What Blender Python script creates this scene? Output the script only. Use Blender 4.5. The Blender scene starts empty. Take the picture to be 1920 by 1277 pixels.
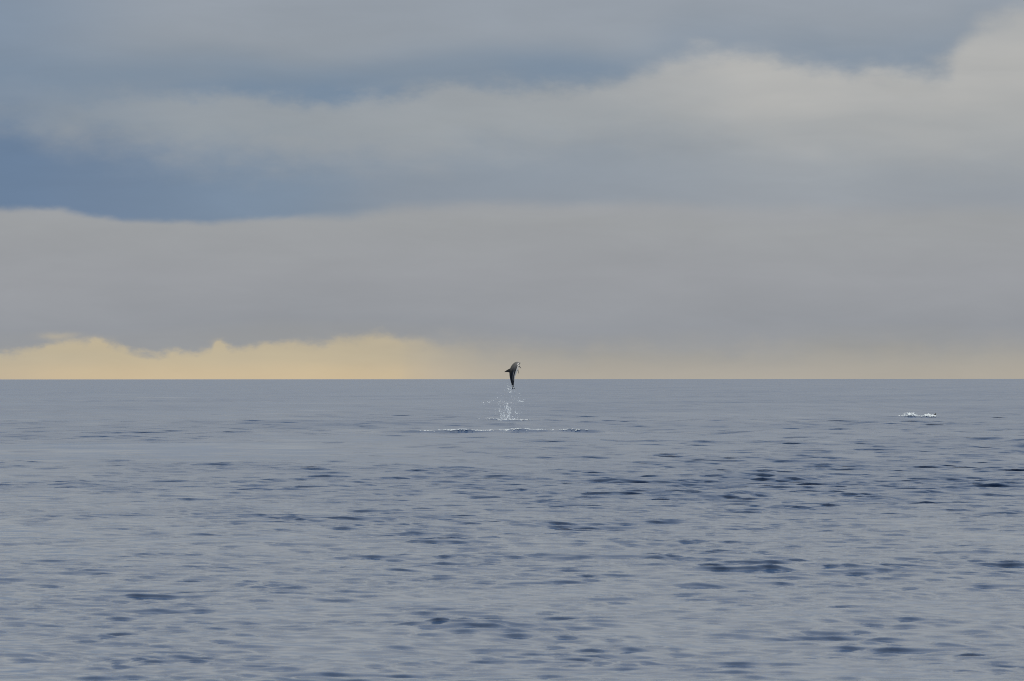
import bpy, bmesh, math, random
import numpy as np
from mathutils import Vector

random.seed(7)
rng = np.random.default_rng(11)
scene = bpy.context.scene
col = scene.collection

# ------------------------------------------------------------------ camera
F_PX = 10667.0            # 200 mm lens on a 36 mm sensor, in pixels of a 1920 px wide frame
CAM_H = 3.0               # eye height on a small boat, metres above the sea
LEVEL = 709.0             # picture row of the true horizontal
cam_data = bpy.data.cameras.new('camera')
cam = bpy.data.objects.new('camera', cam_data)
col.objects.link(cam)
cam_data.sensor_width = 36.0
cam_data.lens = 200.0
cam_data.clip_start = 0.5
cam_data.clip_end = 60000.0
cam_data.dof.use_dof = True
cam_data.dof.focus_distance = 381.0
cam_data.dof.aperture_fstop = 14.0
cam.location = (0.0, 0.0, CAM_H)
cam.rotation_euler = (math.radians(90.0) + math.atan((LEVEL - 638.5) / F_PX), math.radians(0.03), 0.0)
scene.camera = cam

# ------------------------------------------------------------------ world
SUN_AZ, SUN_EL = math.radians(62.0), math.radians(34.0)   # azimuth to the right of the view, elevation
world = bpy.data.worlds.new('World')
scene.world = world
world.use_nodes = True
nt = world.node_tree
nt.nodes.clear()
L = nt.links.new


def lin(c):
    return tuple(((v / 255.0) / 12.92) if v / 255.0 <= 0.04045 else (((v / 255.0) + 0.055) / 1.055) ** 2.4 for v in c)


def node(kind, **kw):
    n = nt.nodes.new(kind)
    for k, v in kw.items():
        setattr(n, k, v)
    return n


def put(sock, v):
    if isinstance(v, (int, float)):
        sock.default_value = v
    elif isinstance(v, (tuple, list)):
        sock.default_value = tuple(v) + ((1.0,) if len(v) == 3 and len(sock.default_value) == 4 else ())
    else:
        L(v, sock)


def m(op, a, b=0.0, c=0.0):
    n = node('ShaderNodeMath', operation=op)
    put(n.inputs[0], a); put(n.inputs[1], b); put(n.inputs[2], c)
    return n.outputs[0]


def sstep(x, lo, hi):
    n = node('ShaderNodeMapRange', interpolation_type='SMOOTHERSTEP', clamp=True)
    put(n.inputs['Value'], x); put(n.inputs['From Min'], lo); put(n.inputs['From Max'], hi)
    n.inputs['To Min'].default_value = 0.0; n.inputs['To Max'].default_value = 1.0
    return n.outputs[0]


def mixc(f, a, b):
    n = node('ShaderNodeMix', data_type='RGBA')
    put(n.inputs[0], f); put(n.inputs[6], a); put(n.inputs[7], b)
    return n.outputs[2]


MR = 1000.0 / F_PX       # milliradians per picture pixel


def ax(px):              # picture column -> azimuth, milliradians
    return (px - 960.0) * MR


def ey(py):              # picture row -> elevation, milliradians
    return (LEVEL - py) * MR


tc = node('ShaderNodeTexCoord')
sep = node('ShaderNodeSeparateXYZ')
L(tc.outputs['Generated'], sep.inputs[0])
DX, DY, DZ = sep.outputs
az = m('MULTIPLY', m('ARCTAN2', DX, DY), 1000.0)
el = m('MULTIPLY', m('ARCSINE', DZ), 1000.0)
A0, A1 = -130.0, 130.0
azn = sstep(az, A0, A1)
azn.node.interpolation_type = 'LINEAR'


def curve(points, lo, hi):
    """a smooth curve over azimuth; points are (column, value), value in lo..hi"""
    n = node('ShaderNodeFloatCurve')
    c = n.mapping.curves[0]
    pts = [((ax(px) - A0) / (A1 - A0), (v - lo) / (hi - lo)) for px, v in points]
    c.points[0].location = (0.0, pts[0][1])
    c.points[1].location = (1.0, pts[-1][1])
    for p in pts:
        c.points.new(*p)
    n.mapping.update()
    put(n.inputs['Value'], azn)
    return m('MULTIPLY_ADD', n.outputs[0], hi - lo, lo)


def edge(points):        # a cloud edge given as (column, row)
    return curve([(px, ey(py)) for px, py in points], -5.0, 80.0)


def noise(scale, zs, detail=4.0, rough=0.55, off=0.0, dist=0.0):
    mp = node('ShaderNodeMapping')
    mp.inputs['Scale'].default_value = (1.0, 1.0, zs)
    mp.inputs['Location'].default_value = (off, off * 0.7, off * 0.3)
    L(tc.outputs['Generated'], mp.inputs['Vector'])
    n = node('ShaderNodeTexNoise', noise_dimensions='3D')
    n.inputs['Scale'].default_value = scale
    n.inputs['Detail'].default_value = detail
    n.inputs['Roughness'].default_value = rough
    n.inputs['Distortion'].default_value = dist
    L(mp.outputs[0], n.inputs['Vector'])
    return m('SUBTRACT', n.outputs['Fac'], 0.5)


n_edge = noise(60.0, 2.2, 5.0, 0.55, 3.1)          # ragged cloud edges
n_fine = noise(170.0, 1.8, 4.0, 0.6, 9.7)          # small puffs
n_soft = noise(22.0, 3.5, 3.0, 0.5, 1.7)           # broad mottling
n_big = noise(3.2, 3.0, 4.0, 0.55, 5.3)            # clouds of the whole sky

eA = m('ADD', el, m('ADD', m('MULTIPLY', n_edge, 9.0), m('MULTIPLY', n_fine, 4.2)))    # elevation with ragged edges
eB = m('ADD', el, m('ADD', m('MULTIPLY', n_edge, 3.6), m('MULTIPLY', n_fine, 2.8)))
eS = m('ADD', el, m('MULTIPLY', n_soft, 10.0))

# the high grey deck, brightest to the right and towards the zenith
ramp = node('ShaderNodeValToRGB')
cr = ramp.color_ramp
RLO, RHI = 0.0, 70.0
stops = [(705, (161, 161, 159)), (665, (151, 153, 155)), (610, (146, 150, 157)), (520, (152, 155, 161)),
         (425, (155, 158, 162)), (390, (155, 158, 163)), (230, (145, 153, 161)), (120, (144, 152, 162)), (10, (148, 156, 167))]
for i, (py, c) in enumerate(stops):
    pos = (ey(py) - RLO) / (RHI - RLO)
    e = cr.elements[i] if i < 2 else cr.elements.new(pos)
    e.position = pos
    e.color = lin(c) + (1.0,)
put(ramp.inputs[0], sstep(eS, RLO, RHI))
ramp.inputs[0].links[0].from_node.interpolation_type = 'LINEAR'
sky = ramp.outputs[0]

# upper cloud bank: its lower edge, the dark lens above the edge, the lighter gap below it
E1 = edge([(-250, 172), (0, 172), (180, 176), (330, 174), (440, 180), (540, 192), (640, 190), (760, 176), (900, 164), (1020, 157),
           (1150, 154), (1210, 135), (1280, 108), (1400, 110), (1530, 125), (1580, 134), (1700, 133), (1765, 126),
           (1800, 92), (1860, 42), (1920, 22), (2200, 0)])
soft1 = curve([(-250, 3.2), (0, 3.2), (500, 2.8), (1000, 2.6), (1250, 3.4), (1700, 3.6), (1920, 4.6), (2200, 4.6)], 0.0, 5.0)
above1 = sstep(m('DIVIDE', m('SUBTRACT', eA, E1), soft1), -1.0, 1.1)
left_top = m('MULTIPLY', m('SUBTRACT', 1.0, sstep(az, ax(-80), ax(420))), sstep(eS, ey(300), ey(180)))
left_top = m('MULTIPLY', left_top, m('SUBTRACT', 1.0, sstep(el, 58.0, 100.0)))
sky = mixc(m('MULTIPLY', left_top, 0.85), sky, lin((122, 139, 160)))
lens1 = m('MULTIPLY', above1, m('SUBTRACT', 1.0, sstep(m('SUBTRACT', eS, E1), 1.0, 11.0)))
below1 = m('SUBTRACT', 1.0, above1)
glow_r = m('MULTIPLY', below1, m('MULTIPLY', sstep(eS, ey(400), ey(150)), curve(
    [(-250, 0.0), (0, .0), (400, 0.02), (800, 0.22), (1000, .35), (1300, 0.75), (1500, .95), (1920, 1.0), (2200, 1.0)], 0.0, 1.0)))
glow_r = m('MULTIPLY', glow_r, m('MULTIPLY_ADD', n_soft, 1.2, 0.95))
sky = mixc(glow_r, sky, lin((177, 177, 176)))
lens1 = m('MULTIPLY', lens1, m('MINIMUM', m('MULTIPLY_ADD', n_soft, 2.2, 1.0), 1.15))
sky = mixc(m('MULTIPLY', lens1, curve([(-250, .55), (0, .55), (250, .75), (560, 1.0), (800, .85), (960, .9), (1150, .7), (1250, .35), (1400, .3),
                                     (1560, .45), (1740, .45), (1800, .2), (1920, 0.1), (2200, .1)], 0.0, 1.0)),
           sky, lin((117, 136, 158)))

# middle bank: deep slate blue on the left, thinning to the right
T2 = edge([(-250, 225), (0, 238), (120, 256), (260, 275), (330, 288), (450, 296), (700, 306), (900, 290), (1200, 255), (1500, 290), (1920, 320), (2200, 320)])
E2 = edge([(-250, 380), (0, 386), (90, 389), (150, 400), (220, 411), (300, 417), (380, 421), (460, 414), (560, 405), (690, 402),
           (730, 394), (900, 384), (1400, 386), (1900, 396), (2200, 396)])
soft2 = curve([(-250, 1.0), (0, 1.0), (500, 1.1), (700, 1.9), (1000, 1.8), (1920, 2.6), (2200, 3)], 0.0, 4.0)
eD = m('ADD', el, m('ADD', m('MULTIPLY', n_edge, 3.0), m('MULTIPLY', n_fine, 1.0)))
d2 = m('SUBTRACT', eD, E2)
band2 = m('MULTIPLY', sstep(m('DIVIDE', d2, soft2), -1.0, 1.0),
          m('SUBTRACT', 1.0, sstep(m('SUBTRACT', eA, T2), -6.5, 7.5)))
band2 = m('MULTIPLY', band2, curve([(-250, 1), (0, 1.0), (200, .93), (330, .95), (480, .95), (620, .8), (760, .56), (1000, .44), (1250, .32), (1500, .2), (1920, .24), (2200, .24)], 0.0, 1.0))
sky = mixc(band2, sky, mixc(sstep(az, ax(60), ax(600)), lin((102, 125, 154)), lin((118, 137, 159))))

# low bank and the warm gap over the horizon
E3 = edge([(-250, 662), (0, 659), (70, 655), (110, 640), (150, 645), (190, 641), (225, 650), (255, 660), (330, 660), (395, 658), (408, 640),
           (432, 652), (500, 649), (600, 640), (700, 630), (800, 640), (1000, 655), (1400, 655), (1920, 655), (2200, 660)])
soft3 = curve([(-250, 1.3), (0, 1.3), (450, 1.3), (600, 1.6), (700, 1.6), (850, 3.4), (1000, 4.0), (1920, 4.5), (2200, 4.5)], 0.0, 6.0)
eC = m('ADD', el, m('ADD', m('MULTIPLY', n_edge, 3.0), m('MULTIPLY', n_fine, 4.6)))
d3 = m('SUBTRACT', E3, eC)
gap = sstep(m('DIVIDE', d3, soft3), -1.0, 1.0)
def puff(px, py, rx, ry):
    dx = m('DIVIDE', m('ADD', m('SUBTRACT', az, ax(px)), m('MULTIPLY', n_fine, 5.0)), rx * MR)
    dy = m('DIVIDE', m('ADD', m('SUBTRACT', el, ey(py)), m('MULTIPLY', n_fine, 1.5)), ry * MR)
    return m('EXPONENT', m('MULTIPLY', m('ADD', m('MULTIPLY', dx, dx), m('MULTIPLY', dy, dy)), -1.0))
rifts = m('MULTIPLY', m('ADD', m('ADD', puff(112, 629, 30, 7), puff(185, 640, 24, 8)), puff(410, 644, 12, 8)), 0.55)
gap_all = m('MINIMUM', m('ADD', gap, rifts), 1.0)
gap_all = m('MULTIPLY', gap_all, curve([(-250, .7), (0, .8), (200, .97), (450, .97), (690, 1.0), (770, .76), (860, .50), (1000, .32), (1250, .28), (1500, .26), (1920, .30), (2200, .30)], 0.0, 1.0))
gap_all = m('MULTIPLY', gap_all, m('MINIMUM', m('MULTIPLY_ADD', n_soft, 0.9, 0.97), 1.0))
warm = mixc(sstep(el, ey(660), ey(712)), lin((193, 180, 153)), lin((204, 185, 153)))
sky = mixc(gap_all, sky, warm)

# general mottling, and the deck going on beyond the frame: paler towards the zenith, as overcast is
sky_v = node('ShaderNodeHueSaturation')
put(sky_v.inputs['Color'], sky)
n_mid = noise(36.0, 4.5, 6.0, 0.62, 12.3, 0.5)
put(sky_v.inputs['Value'], m('ADD', m('MULTIPLY_ADD', n_soft, 0.14, 1.0), m('MULTIPLY', n_mid, 0.15)))
sky = sky_v.outputs[0]
high = sstep(el, 60.0, 230.0)
highcol = mixc(sstep(n_big, -0.25, 0.25), lin((198, 199, 193)), lin((224, 221, 208)))
sky = mixc(high, sky, highcol)
lift = m('MULTIPLY_ADD', sstep(el, 150.0, 1300.0), 1.5, 1.0)
vm = node('ShaderNodeVectorMath', operation='SCALE')
L(sky, vm.inputs[0]); put(vm.inputs['Scale'], m('MULTIPLY', lift, 10.0))
cloud_out = vm.outputs[0]

nish = node('ShaderNodeTexSky', sky_type='NISHITA')
nish.sun_disc = False
nish.sun_elevation = SUN_EL
nish.sun_rotation = SUN_AZ
final = mixc(0.96, nish.outputs[0], cloud_out)
bg = node('ShaderNodeBackground')
L(final, bg.inputs['Color'])
bg.inputs['Strength'].default_value = 0.1
wo = node('ShaderNodeOutputWorld')
L(bg.outputs[0], wo.inputs['Surface'])

# ------------------------------------------------------------------ sun behind the overcast
sd = bpy.data.lights.new('sun', 'SUN')
sd.energy = 1.3
sd.angle = math.radians(20.0)
sd.color = (1.0, 0.95, 0.88)
sun = bpy.data.objects.new('sun', sd)
col.objects.link(sun)
sun.location = (60, 30, 60)
to_sun = Vector((math.sin(SUN_AZ) * math.cos(SUN_EL), math.cos(SUN_AZ) * math.cos(SUN_EL), math.sin(SUN_EL)))
sun.rotation_euler = to_sun.to_track_quat('Z', 'Y').to_euler()

scene.view_settings.view_transform = 'Standard'
scene.view_settings.look = 'None'
scene.view_settings.exposure = 0.0
scene.view_settings.gamma = 1.0
scene.cycles.pixel_filter_type = 'BLACKMAN_HARRIS'
scene.cycles.filter_width = 1.0


# ------------------------------------------------------------------ materials
def material(name):
    mt = bpy.data.materials.new(name)
    mt.use_nodes = True
    return mt, mt.node_tree, mt.node_tree.nodes['Principled BSDF']


def mat_water():
    mt, t, p = material('sea_water')
    p.inputs['Base Color'].default_value = (0.032, 0.066, 0.150, 1)
    p.inputs['IOR'].default_value = 1.333
    at = t.nodes.new('ShaderNodeAttribute'); at.attribute_name = 'micro_rough'
    t.links.new(at.outputs['Fac'], p.inputs['Roughness'])
    return mt


def mat_foam():
    mt, t, p = material('white_water')
    tcn = t.nodes.new('ShaderNodeTexCoord')
    nz = t.nodes.new('ShaderNodeTexNoise'); nz.inputs['Scale'].default_value = 9.0; nz.inputs['Detail'].default_value = 4.0
    t.links.new(tcn.outputs['Object'], nz.inputs['Vector'])
    rp = t.nodes.new('ShaderNodeValToRGB')
    rp.color_ramp.elements[0].position = 0.3; rp.color_ramp.elements[0].color = (0.62, 0.69, 0.78, 1)
    rp.color_ramp.elements[1].position = 0.65; rp.color_ramp.elements[1].color = (0.80, 0.86, 0.95, 1)
    t.links.new(nz.outputs['Fac'], rp.inputs[0])
    t.links.new(rp.outputs[0], p.inputs['Base Color'])
    p.inputs['Roughness'].default_value = 0.35
    p.inputs['Subsurface Weight'].default_value = 0.0
    return mt


def mat_dolphin():
    mt, t, p = material('wet_dolphin_skin')
    at = t.nodes.new('ShaderNodeAttribute'); at.attribute_name = 'pattern'
    tcn = t.nodes.new('ShaderNodeTexCoord')
    nz = t.nodes.new('ShaderNodeTexNoise'); nz.inputs['Scale'].default_value = 14.0; nz.inputs['Detail'].default_value = 5.0
    t.links.new(tcn.outputs['Object'], nz.inputs['Vector'])
    mx = t.nodes.new('ShaderNodeMix'); mx.data_type = 'RGBA'; mx.blend_type = 'MULTIPLY'
    rp = t.nodes.new('ShaderNodeValToRGB')
    rp.color_ramp.elements[0].position = 0.3; rp.color_ramp.elements[0].color = (0.7, 0.7, 0.7, 1)
    rp.color_ramp.elements[1].position = 0.7; rp.color_ramp.elements[1].color = (1, 1, 1, 1)
    t.links.new(nz.outputs['Fac'], rp.inputs[0])
    mx.inputs[0].default_value = 1.0
    t.links.new(at.outputs['Color'], mx.inputs[6]); t.links.new(rp.outputs[0], mx.inputs[7])
    t.links.new(mx.outputs[2], p.inputs['Base Color'])
    p.inputs['Roughness'].default_value = 0.32
    p.inputs['Specular IOR Level'].default_value = 0.35
    p.inputs['Coat Weight'].default_value = 0.15
    p.inputs['Coat Roughness'].default_value = 0.12
    p.inputs['Coat IOR'].default_value = 1.33
    return mt


M_WATER, M_FOAM, M_SKIN = mat_water(), mat_foam(), mat_dolphin()
me_, t_, p_ = material('dark_eye')
p_.inputs['Base Color'].default_value = (0.01, 0.008, 0.007, 1); p_.inputs['Roughness'].default_value = 0.1
M_EYE = me_


def mesh_object(name, verts, faces, mat, parent=None, smooth=True):
    me = bpy.data.meshes.new(name)
    verts = np.asarray(verts, dtype=np.float32); faces = np.asarray(faces, dtype=np.int32)
    k = faces.shape[1]
    me.vertices.add(len(verts)); me.vertices.foreach_set('co', verts.ravel())
    me.loops.add(faces.size); me.loops.foreach_set('vertex_index', faces.ravel())
    me.polygons.add(len(faces)); me.polygons.foreach_set('loop_start', np.arange(0, faces.size, k, dtype=np.int32))
    me.update(calc_edges=True)
    me.polygons.foreach_set('use_smooth', np.full(len(faces), smooth, dtype=bool))
    me.materials.append(mat)
    o = bpy.data.objects.new(name, me)
    col.objects.link(o)
    if parent is not None:
        o.parent = parent
    return o


def tag(o, label=None, category=None, group=None, kind=None):
    for k, v in (('label', label), ('category', category), ('group', group), ('kind', kind)):
        if v:
            o[k] = v
    return o


# ------------------------------------------------------------------ the sea
def build_spectrum():
    comps = []
    wr = np.random.default_rng(5)
    octs = [(0.22, 0.40, 0.080, 56, 50), (0.40, 0.8, 0.072, 52, 50), (0.8, 1.8, 0.040, 42, 40), (1.8, 4.5, 0.025, 28, 40),
            (4.5, 12.0, 0.022, 16, 34), (12.0, 30.0, 0.012, 8, 26), (30.0, 70.0, 0.009, 5, 16)]
    for lo, hi, slope, n, spread in octs:
        for i in range(n):
            lam = lo * (hi / lo) ** ((i + wr.random()) / n)
            th = math.radians(-90.0 + 8.0 + wr.normal() * spread * 0.62)
            k = 2 * math.pi / lam
            s = slope * math.sqrt(2.0 / n) * (0.6 + 0.8 * wr.random())
            comps.append((k * math.cos(th), k * math.sin(th), s / k, k, wr.random() * 2 * math.pi, lam, s))
    return comps


SPEC = build_spectrum()
_pr = np.random.default_rng(21)
PATCH = [(2 * math.pi / w * math.cos(a), 2 * math.pi / w * math.sin(a) * 0.45, p) for w, a, p in
         zip(10 * 9 ** _pr.random(14), _pr.random(14) * 6.28, _pr.random(14) * 6.28)]


GUST = [(2 * math.pi / w * math.cos(a), 2 * math.pi / w * math.sin(a) * 0.6, p) for w, a, p in
        zip(1.8 * 4 ** _pr.random(14), _pr.random(14) * 6.28, _pr.random(14) * 6.28)]


def ruffle(x, y):
    """wind patches: how strongly the short waves stand up at a place"""
    v = np.zeros_like(x)
    for kx, ky, p in PATCH:
        v += np.sin(kx * x + ky * y + p)
    v = v / math.sqrt(7.0)
    g = np.zeros_like(x)
    for kx, ky, p in GUST:
        g += np.sin(kx * x + ky * y + p)
    g = g / math.sqrt(7.0)
    base_ = 0.96 + 0.17 * v + 0.14 * np.tanh(x / 12.0)
    return np.clip(base_ * (1.0 + 0.15 * g), 0.18, 2.0)


RIDGE_Y, SPLASH, SIDE = 314.0, (-0.16, 381.0), (30.4, 434.0)


def ridge_line(x):
    return RIDGE_Y - 0.15 + 0.020 * (x + 1.2) ** 2 + 0.5 * np.sin(x * 0.9 + .4) * 0.25 + 0.10 * np.sin(x * 2.7)


def local_waves(x, y):
    z = np.zeros_like(x)
    # the long wavelet in front of the leap
    d = y - ridge_line(x)
    amp = 0.11 * np.exp(-((x + 1.2) / 5.6) ** 4) * (1.0 + .22 * np.sin(x * 1.9 + 1) + .15 * np.sin(x * 4.3)) + 0.07 * np.exp(-((x + 1.3) / 7.8) ** 6)
    z += amp * np.where(d < 0, np.exp(-(d / 0.32) ** 2), np.exp(-(d / 0.9) ** 2))
    # rings round the place where the dolphin left the water
    r = np.hypot(x - SPLASH[0], y - SPLASH[1])
    z += 0.085 * np.exp(-((r - 1.2) / 0.45) ** 2) - 0.05 * np.exp(-(r / 0.7) ** 2) + 0.03 * np.exp(-((r - 2.6) / 0.5) ** 2)
    # lumps under the white water to the right
    for (lx, ly, a, w) in ((SIDE[0], SIDE[1] + .2, .03, .8), (SIDE[0] + 1.4, SIDE[1] + .2, .03, .8)):
        z += a * np.exp(-(((x - lx) / w) ** 2 + ((y - ly) / (w * .7)) ** 2))
    return z


def sea(x, y, spacing=None):
    """displaced sea surface at rest positions x, y"""
    x = x.astype(np.float32); y = y.astype(np.float32)
    dx = np.zeros_like(x); dy = np.zeros_like(x); z = np.zeros_like(x)
    lost = np.zeros_like(x); short = np.zeros_like(x)
    ruf = ruffle(x, y).astype(np.float32)
    for kx, ky, a, k, ph, lam, s in SPEC:
        if spacing is None:
            att = np.ones_like(x)
        else:
            att = np.clip((2 * math.pi / np.maximum(abs(kx) * spacing[0], abs(ky) * spacing[1]) - 2.2) / 2.0, 0.0, 1.0)
        g = ruf if lam < 6.0 else 1.0
        lost += (s * g) ** 2 * 0.5 * (1.0 - att * att)
        if not att.any():
            continue
        p = (kx * x + ky * y + ph).astype(np.float32)
        aa = (a * att * g).astype(np.float32)
        c = np.cos(p)
        sn = np.sin(p)
        h = aa * c
        z += h
        if lam < 3.0:
            short += h
        q = 0.5 if lam < 3 else 0.7
        dx -= q * aa * sn * (kx / k)
        dy -= q * aa * sn * (ky / k)
    tot = sum(c[6] ** 2 for c in SPEC) * 0.5
    keep = np.clip(tot / np.maximum(tot - lost / np.maximum(ruf, .3) ** 2, tot * .1), 1.0, 4.0)
    dy -= 2.5 * keep ** 0.7 * short          # wind wavelets lean towards the boat: steep faces, long backs
    z += local_waves(x, y)
    return x + dx, y + dy, z, lost


def row_radii():
    r, out = 1.0, []
    while r < 16000.0:
        out.append(r)
        if r < 38: d = 0.035 * r + 0.02
        elif r < 51: d = 0.11
        elif r < 120: d = 0.058
        elif r < 450: d = 0.058 + 0.28 * (r - 120.0) / 330.0
        elif r < 900: d = 0.36 + 0.7 * (r - 450.0) / 450.0
        elif r < 1600: d = 1.06 + 4.0 * (r - 900.0) / 700.0
        else: d = r * 0.011
        for c, w, s in ((RIDGE_Y, 3.2, 0.07), (SPLASH[1], 3.2, 0.09), (SIDE[1] + 1.05, 1.8, 0.12)):
            if abs(r - c) < w:
                d = min(d, s)
        r += d
    return np.array(out + [16000.0])


def build_sea():
    R = row_radii()
    inner = np.concatenate([np.linspace(-9.0, -5.6, 34)[:-1], np.linspace(-5.6, 5.6, 172), np.linspace(5.6, 9.0, 34)[1:]])
    outer, a, st = [], 9.0, 0.08
    while a < 179.0:
        st *= 1.42
        st = min(st, 9.0)
        a += st
        outer.append(min(a, 180.0))
    outer = np.array(outer)
    A = np.radians(np.concatenate([-outer[::-1], inner, outer]))
    A[0], A[-1] = -math.pi, math.pi
    dA = np.gradient(A); dR = np.gradient(R)
    rr, aa = np.meshgrid(R, A, indexing='ij')
    x = rr * np.sin(aa); y = rr * np.cos(aa)
    s_across = (rr * dA[None, :]).ravel().astype(np.float32)
    s_along = np.repeat(dR, len(A)).astype(np.float32)
    wide = np.abs(aa.ravel()) > math.radians(25.0)          # off to the sides the grid is turned: use the coarser step both ways
    both = np.maximum(s_across, s_along)
    X, Y, Z, lost = sea(x.ravel(), y.ravel(), (np.where(wide, both, s_across), np.where(wide, both, s_along)))
    nr, na = len(R), len(A)
    idx = np.arange(nr * na).reshape(nr, na)
    f = np.stack([idx[:-1, :-1], idx[:-1, 1:], idx[1:, 1:], idx[1:, :-1]], axis=-1).reshape(-1, 4)[:, ::-1]
    o = mesh_object('sea', np.stack([X, Y, Z], axis=1), f, M_WATER)
    at = o.data.attributes.new('micro_rough', 'FLOAT', 'POINT')
    mss = lost * 0.55 + 0.0002
    at.data.foreach_set('value', np.sqrt(np.sqrt(mss)).astype(np.float32))
    tag(o, 'rippled slate blue open sea reaching to the horizon', 'sea', kind='structure')
    return o


build_sea()


def surf(x, y):
    """height of the built sea near a place (fine waves left out, as the mesh leaves them out there)"""
    xs = np.atleast_1d(np.asarray(x, dtype=np.float32)); ys = np.atleast_1d(np.asarray(y, dtype=np.float32))
    sp = np.full_like(xs, 0.25)
    X, Y, Z, _ = sea(xs, ys, (sp, sp))
    return X, Y, Z


def at(px, py, y):
    """world point at depth y seen at a picture position of the survey"""
    return Vector(((px - 960.0) / F_PX * y, y, CAM_H + (LEVEL - py) / F_PX * y))


# ------------------------------------------------------------------ dolphin
PROFILE = [  # along the body from the beak (0) to the fluke notch (1): half height, half width (m, for a 2.1 m animal)
    (0.00, .010, .010), (.02, .024, .022), (.05, .030, .028), (.066, .036, .034), (.078, .064, .055), (.10, .092, .082),
    (.15, .130, .118), (.22, .168, .155), (.30, .194, .182), (.38, .208, .196), (.46, .206, .190), (.54, .188, .170),
    (.62, .160, .142), (.70, .128, .106), (.78, .096, .072), (.85, .072, .048), (.91, .054, .034), (.96, .040, .026), (1.0, .022, .018)]


GIRTH = 1.24


def loft(bm, centers, axes_a, axes_b, ra, rb, n=20):
    rings = []
    for c, a, b, r1, r2 in zip(centers, axes_a, axes_b, ra, rb):
        rings.append([bm.verts.new(c + a * (math.cos(t) * r1) + b * (math.sin(t) * r2)) for t in [2 * math.pi * i / n for i in range(n)]])
    for p, q in zip(rings[:-1], rings[1:]):
        for i in range(n):
            bm.faces.new((p[i], p[(i + 1) % n], q[(i + 1) % n], q[i]))
    bm.faces.new(rings[0][::-1]); bm.faces.new(rings[-1])


def spline(keys, t):
    ks = [k[0] for k in keys]
    i = max(0, min(len(ks) - 2, int(np.searchsorted(ks, t) - 1)))
    p1, p2 = keys[i], keys[i + 1]
    p0 = keys[i - 1] if i > 0 else p1
    p3 = keys[i + 2] if i + 2 < len(keys) else p2
    u = (t - p1[0]) / (p2[0] - p1[0])
    out = []
    for a in range(1, len(p1)):
        m1 = (p2[a] - p0[a]) / max(1e-6, (p2[0] - p0[0])) * (p2[0] - p1[0])
        m2 = (p3[a] - p1[a]) / max(1e-6, (p3[0] - p1[0])) * (p2[0] - p1[0])
        out.append((2 * u ** 3 - 3 * u ** 2 + 1) * p1[a] + (u ** 3 - 2 * u ** 2 + u) * m1 + (-2 * u ** 3 + 3 * u ** 2) * p2[a] + (u ** 3 - u ** 2) * m2)
    return out


def blade(bm, root, out_dir, back_dir, thick_dir, length, root_chord, sweep, thickness, tip=0.12, n=9, curl=0.0):
    """a fin: chord along back_dir, leaning back by sweep, tapering with a curved trailing edge"""
    cs, aa, bb, ra, rb = [], [], [], [], []
    for i in range(n):
        u = i / (n - 1)
        ch = root_chord * ((1 - u) ** 0.8 * (1 - tip) + tip * (1 - u * .55))
        c = root + out_dir * (length * u) + back_dir * (sweep * u ** 1.5) + thick_dir * (curl * u * u)
        cs.append(c); aa.append(back_dir); bb.append(thick_dir)
        ra.append(ch * .5); rb.append(max(thickness * (1 - .55 * u), .011))
    loft(bm, cs, aa, bb, ra, rb, 16)


def smooth01(a, b, v):
    t = np.clip((v - a) / (b - a), 0, 1)
    return t * t * (3 - 2 * t)


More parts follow.
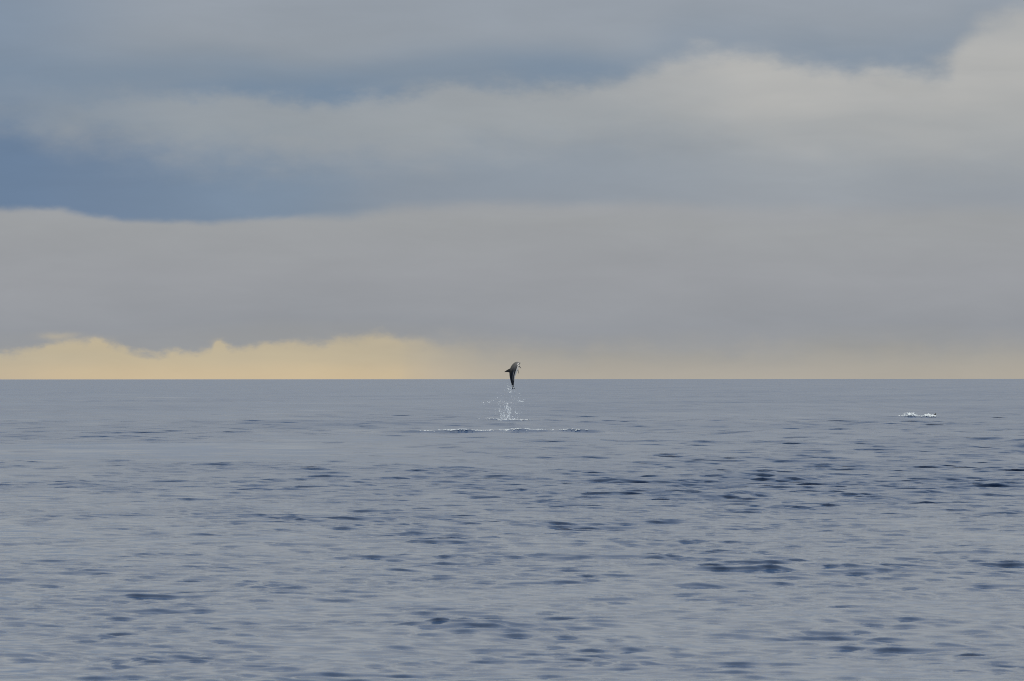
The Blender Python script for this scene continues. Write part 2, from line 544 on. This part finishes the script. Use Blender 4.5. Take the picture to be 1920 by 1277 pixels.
def make_dolphin(name, keys, dorsal_ref, voxel=0.011):
    """keys: (s, x, y, z) of the backbone, beak to fluke; one skin grown round body, fins and flukes"""
    S = np.linspace(0, 1, 61)
    P = [Vector(spline(keys, s)) for s in S]
    T = []
    for i in range(len(S)):
        T.append((P[max(i - 1, 0)] - P[min(i + 1, len(S) - 1)]).normalized())      # towards the beak
    ref = Vector(dorsal_ref)
    D = [(ref - t * ref.dot(t)).normalized() for t in T]
    W = [t.cross(d).normalized() for t, d in zip(T, D)]
    H = [spline([(a, b * GIRTH, c * GIRTH) for a, b, c in PROFILE], s) for s in S]
    bm = bmesh.new()
    loft(bm, P, D, W, [max(h[0], .008) for h in H], [max(h[1], .008) for h in H], 24)

    def frame(s):
        i = int(round(s * 60)); return P[i], T[i], D[i], W[i], H[i]
    p, t, d, w, h = frame(.47)          # dorsal fin, hooked towards the tail
    blade(bm, p + d * (h[0] - .05), (d * .96 - t * .10).normalized(), -t, w, .37, .32, .17, .024, tip=.12)
    p, t, d, w, h = frame(.25)          # flippers
    for sgn in (1, -1):
        root = p - d * (h[0] * .62) + w * (sgn * h[1] * .55)
        outd = (-d * .80 + w * (sgn * .45) - t * .38).normalized()
        ch = (-t + outd * t.dot(outd)).normalized()
        blade(bm, root, outd, ch, outd.cross(ch).normalized(), .42, .14, .09, .018, tip=.2)
    p, t, d, w, h = frame(.965)         # flukes
    for sgn in (1, -1):
        blade(bm, p + w * (sgn * .0), (w * sgn * .85 - d * (sgn * .42) - t * .36).normalized(), -t, (d + w * .45).normalized(), .29, .17, .08, .018, tip=.12, curl=0.02)
    bm.normal_update()
    me = bpy.data.meshes.new(name + '_raw')
    bm.to_mesh(me); bm.free()
    raw = bpy.data.objects.new(name + '_raw', me)
    col.objects.link(raw)
    md = raw.modifiers.new('r', 'REMESH'); md.mode = 'VOXEL'; md.voxel_size = voxel
    sm = raw.modifiers.new('s', 'SMOOTH'); sm.factor = .5; sm.iterations = 4
    dg = bpy.context.evaluated_depsgraph_get()
    body = bpy.data.meshes.new_from_object(raw.evaluated_get(dg))
    bpy.data.objects.remove(raw); bpy.data.meshes.remove(me)
    n = len(body.vertices)
    co = np.empty(n * 3, dtype=np.float32); body.vertices.foreach_get('co', co); co = co.reshape(-1, 3)
    PP = np.array(P); DD = np.array(D)
    best = np.argmin(((co[:, None, :] - PP[None]) ** 2).sum(-1), axis=1)
    s = S[best]
    hh = np.array([q[0] for q in H])[best]
    dv = ((co - PP[best]) * DD[best]).sum(1) / np.maximum(hh, .02)
    # the animal's own markings
    dark = np.array([.010, .011, .016]); slate = np.array([.019, .025, .044]); pale = np.array([.058, .063, .080]); white = np.array([.78, .77, .75])
    c = np.repeat(slate[None], n, 0)
    def lay(c, k, colr):
        return c * (1 - k[:, None]) + colr[None] * k[:, None]
    front = 1 - smooth01(.36, .48, s + 0.10 * (dv - .1))
    c = lay(c, front, pale)
    c = lay(c, smooth01(.22, .42, dv + .12 * smooth01(.3, .5, s)) , dark)                     # cape
    blaze = np.exp(-((dv - (.12 + 1.9 * (s - .22))) / .13) ** 2) * smooth01(.14, .22, s) * (1 - smooth01(.42, .50, s))
    c = lay(c, np.clip(blaze, 0, 1) * .85, pale)
    line = np.exp(-((dv + .42) / .10) ** 2) * smooth01(.30, .5, s)
    c = lay(c, np.clip(line * 1.2, 0, 1), dark)                                              # dark side line
    wl = np.exp(-((dv + .18) / .07) ** 2) * smooth01(.44, .52, s) * (1 - smooth01(.66, .78, s))
    c = lay(c, np.clip(wl, 0, 1) * .65, white)
    belly = (1 - smooth01(-.66, -.52, dv)) * (1 - smooth01(.66, .80, s)) * smooth01(.16, .32, s)
    c = lay(c, belly, white)
    c = lay(c, smooth01(.74, .86, s), dark)
    c = lay(c, 1 - smooth01(.05, .075, s), slate)
    WW = np.array(W); hw = np.array([q[1] for q in H])[best]
    lat = ((co - PP[best]) * WW[best]).sum(1) / np.maximum(hw, .02)
    lim = (np.hypot(dv, lat) > 1.14) & (s > .12)
    c[lim & (dv > 0)] = dark
    c[lim & (dv < 0)] = slate * .8
    ca = body.attributes.new('pattern', 'FLOAT_COLOR', 'POINT')
    ca.data.foreach_set('color', np.concatenate([c, np.ones((n, 1))], 1).astype(np.float32).ravel())
    body.polygons.foreach_set('use_smooth', np.ones(len(body.polygons), dtype=bool))
    body.materials.clear(); body.materials.append(M_SKIN)
    body.name = name
    o = bpy.data.objects.new(name, body)
    col.objects.link(o)
    p, t, d, w, h = frame(.12)
    for sgn in (1, -1):
        e = bmesh.new(); bmesh.ops.create_uvsphere(e, u_segments=10, v_segments=6, radius=.014)
        em = bpy.data.meshes.new('eye'); e.to_mesh(em); e.free(); em.materials.append(M_EYE)
        eo = bpy.data.objects.new('eye', em); col.objects.link(eo)
        eo.location = p + w * (sgn * h[1] * .95) - d * (h[0] * .12); eo.parent = o
    return o


SY = SPLASH[1]
pose = [(0.0, 976.5, 680.3, .60), (.06, 973.6, 680.8, .50), (.10, 972.0, 681.3, .43), (.15, 970.2, 682.2, .35), (.22, 968.0, 684.2, .25), (.32, 965.4, 688.2, .11),
        (.42, 963.2, 693.3, .02), (.5, 961.9, 698.0, 0.), (.6, 961.0, 704.0, 0.), (.7, 960.7, 710.0, .0), (.8, 960.9, 716.0, .0), (.88, 961.3, 720.6, .0),
        (.94, 961.8, 724.3, .0), (1.0, 962.6, 728.0, .0)]
leap = make_dolphin('dolphin', [(s,) + tuple(at(px, py, SY)[i] + (dy if i == 1 else 0.0) for i in range(3)) for s, px, py, dy in pose], (-.92, -.02, .42))
tag(leap, 'dark backed dolphin with white belly leaping upright clear of the sea above its splash', 'dolphin')

# a second animal rolling at the surface behind white water: only the back shows
gx, gy = 32.2, SIDE[1] - .1
gz = -0.01
swim = [(s, gx + 2.1 * (s - .47), gy + .25 * s, gz - .19 - 1.1 * (s - .47) ** 2) for s in (0.0, .1, .2, .3, .4, .5, .6, .7, .8, .9, 1.0)]
roll = make_dolphin('dolphin', swim, (0.0, .35, .94), voxel=.016)
tag(roll, 'low dark back of a dolphin rolling at the surface beside white water', 'dolphin')

# ------------------------------------------------------------------ white water
_bm = bmesh.new(); bmesh.ops.create_icosphere(_bm, subdivisions=1, radius=1.0)
ICO_V = np.array([v.co[:] for v in _bm.verts]); ICO_F = np.array([[v.index for v in f.verts] for f in _bm.faces]); _bm.free()


def blobs(name, centers, sizes, parent=None, jitter=.28):
    """many small irregular clots of water in one mesh; sizes are (n, 3) half extents"""
    n = len(centers)
    c = np.asarray(centers, float)[:, None, :]; s = np.asarray(sizes, float)[:, None, :]
    v = ICO_V[None] * (1 + jitter * rng.standard_normal((n, 12, 1)) * .8)
    th = rng.random(n) * 6.283
    ct, sn = np.cos(th)[:, None], np.sin(th)[:, None]
    v = np.stack([v[..., 0] * ct - v[..., 1] * sn, v[..., 0] * sn + v[..., 1] * ct, v[..., 2]], -1)
    v = (c + v * s).reshape(-1, 3)
    f = (ICO_F[None] + (np.arange(n) * 12)[:, None, None]).reshape(-1, 3)
    return mesh_object(name, v, f, M_FOAM, parent)


def empty(name, loc):
    o = bpy.data.objects.new(name, None); o.empty_display_size = .3
    o.location = loc
    col.objects.link(o)
    return o


def local(pts, loc):
    return np.asarray(pts) - np.asarray(loc)[None]


# --- the column of drops under the leap
base = np.array([SPLASH[0], SPLASH[1], 0.0])
sp_thing = empty('splash', tuple(base))
tag(sp_thing, 'column of flying droplets and white crown under the leaping dolphin', 'splash')
pts, siz = [], []
def drop(px, py, dy, r, stretch=1.0):
    q = at(px, py, SY + dy); pts.append(q[:]); siz.append((r, r, r * stretch))
# strings of clots thrown up along arcs
for k in range(34):
    x0 = 951 + rng.normal() * 9.0; top = 793 - abs(rng.normal()) * 21 - 3; lean = rng.normal() * 4.5 - 1.5
    dyk = rng.normal() * .35
    for i in range(int(rng.integers(5, 16))):
        u = rng.random() ** 1.4
        drop(x0 + lean * u + rng.normal() * .8, 793 + (top - 793) * u + rng.normal() * .9, dyk + rng.normal() * .08, .007 + .024 * rng.random() ** 2.6, 1 + rng.random())
# two bright jets
for x0, x1, y0, y1, n in ((955, 951, 792, 757, 120), (943, 936, 792, 766, 60), (948, 944, 792, 770, 60), (953.5, 954, 775, 772, 22), (951.5, 951, 768, 757, 36)):
    for i in range(n):
        u = rng.random()
        drop(x0 + (x1 - x0) * u + rng.normal() * 1.6, y0 + (y1 - y0) * u + rng.normal() * 1.2, rng.normal() * .2, .007 + .028 * rng.random() ** 2.4, 1 + .8 * rng.random())
# a wide thin veil and a few far flung clusters
for i in range(900):
    drop(952 + rng.normal() * 15, 770 - rng.normal() * 17, rng.normal() * .6, .004 + .010 * rng.random() ** 2)
for cx, cy, sx, sy_, n in ((916, 754, 2.5, 1.2, 16), (904, 758, 2.0, 2.0, 10), (926, 751, 2.5, 2, 7), (938, 755, 4, 4, 16), (973, 752, 2.2, 1.4, 16), (977, 755, 3, 3, 10),
                           (897.5, 783, 1, 4, 9), (917, 787, 6, 2, 20), (925, 786, 6, 2.5, 20), (956, 734, 3.2, 5, 30), (953, 727, 1.8, 4.5, 22), (958.5, 735, .8, 1.5, 8), (963, 731, 3.0, 3, 14),
                           (975, 742, 4, 6, 10), (1003, 758, 2, 2, 3)):
    for i in range(n):
        drop(cx + rng.normal() * sx, cy + rng.normal() * sy_, rng.normal() * .3, .008 + .026 * rng.random() ** 2, 1 + .7 * rng.random())
spray = blobs('spray', local(pts, base), siz, sp_thing)
tag(spray, kind='stuff')
# crown of torn water at the foot
pts, siz = [], []
for i in range(260):
    px = rng.uniform(949, 966); hgt = 3.2 + 3.0 * math.exp(-((px - 955) / 2.0) ** 2) + 4.5 * math.exp(-((px - 963.3) / 1.0) ** 2)
    u = rng.random() ** 1.6
    drop(px, 793.6 - hgt * u, rng.normal() * .25, .025 + .05 * rng.random() * (1 - .6 * u), 1 + .8 * u)
for i in range(90):
    u = rng.random()
    drop(928 + 20 * u, 792.3 - abs(rng.normal()) * (1.2 + 2.5 * u), rng.normal() * .3, .012 + .03 * rng.random() ** 2)
crown = blobs('crown', local(pts, base), siz, sp_thing)
# flat foam on the water round the foot
pts, siz = [], []
for i in range(420):
    u = rng.normal(); fx = SPLASH[0] + .12 + u * .42 + .1; fy = SPLASH[1] - .25 + rng.normal() * .5
    r = .02 + .05 * rng.random() ** 2
    X, Y, Z = surf(fx, fy); pts.append((X[0], Y[0], Z[0] + .012)); siz.append((r * 1.6, r * 1.6, r * .45))
foam = blobs('foam', local(pts, base), siz, sp_thing)
tag(foam, kind='stuff')

# --- the breaking wavelet in front
fo = np.array([-1.0, RIDGE_Y, 0.0])
x = np.concatenate([rng.uniform(-5.3, 4.2, 2200), rng.normal(-1.5, 1.4, 400)])
dens = np.clip(.56 + .3 * np.sin(x * 1.7 + .6) + .4 * np.sin(x * 4.1 + 2) + .4 * np.sin(x * 9.3) + .3 * np.sin(x * 17.1 + 1), .0, 1) * smooth01(-5.4, -4.2, x) * (1 - smooth01(3.2, 4.3, x))
x = x[rng.random(len(x)) < dens]
y = ridge_line(x) + np.where(rng.random(len(x)) < .75, rng.normal(-.02, .10, len(x)), rng.normal(.9, .35, len(x)))
X, Y, Z = surf(x, y)
r = .008 + .022 * rng.random(len(x)) ** 2.5
wave_foam = blobs('breaking_foam', local(np.stack([X, Y, Z + r * .25], 1), fo), np.stack([r * 1.8, r * 1.2, r * .7], 1))
wave_foam.location = tuple(fo)
tag(wave_foam, 'long thin line of white foam along a low breaking wavelet below the leaping dolphin', 'foam')

# --- white water far to the right, round the second animal
def side_splash(name, label, cx, w, h, n, lean, plume):
    b = np.array([cx, SIDE[1], 0.0]); P_, S_ = [], []
    for i in range(n):
        u = rng.random() ** 1.5
        fx = cx + rng.normal() * w * (1 - .5 * u) + lean * u; fy = SIDE[1] - .1 + rng.normal() * .35
        X, Y, Z = surf(fx, fy)
        env = h * math.exp(-((fx - cx - lean * u) / (w * 1.3)) ** 2)
        r = .015 + .042 * rng.random() ** 2
        P_.append((fx, fy, Z[0] + .03 + env * u)); S_.append((r * 1.5, r, r * (.8 + .6 * u)))
    for (ox, oz, sw, k) in plume:
        for i in range(k):
            r = .012 + .03 * rng.random() ** 2
            P_.append((cx + ox + rng.normal() * sw, SIDE[1] + rng.normal() * .2, max(.02, oz + rng.normal() * sw * .5))); S_.append((r, r, r * 1.3))
    th = empty(name, tuple(b))
    tag(blobs('spray', local(P_, b), S_, th), kind='stuff')
    return tag(th, label, 'splash')


side_splash('splash', 'ragged upright burst of white spray next to a lower hump of white water', SIDE[0] - .12, .28, .18, 260, .14,
            [(-.30, .24, .10, 14), (-.12, .30, .08, 10), (.55, .09, .15, 34), (.9, .06, .12, 10)])
side_splash('splash', 'low rounded hump of white water beside the dark rolling dolphin back', SIDE[0] + 1.40, .26, .08, 150, .02,
            [(.5, .08, .08, 14), (.0, .10, .08, 14)])

# --- a lone fleck of foam on the ruffled water
fy_ = 138.0; fx_ = (1593 - 960) / F_PX * fy_
P_, S_ = [], []
for i in range(26):
    u = rng.uniform(-1, 1)
    X, Y, Z = surf(fx_ + u * .05, fy_ + u * .05 + rng.normal() * .01)
    P_.append((X[0], Y[0], Z[0] + .008)); r = .008 + .006 * rng.random(); S_.append((r * 2, r * 1.5, r))
b = np.array([fx_, fy_, 0.0])
fl = blobs('foam_fleck', local(P_, b), S_); fl.location = tuple(b)
tag(fl, 'tiny lone white fleck of foam on a ruffled dark swell', 'foam')
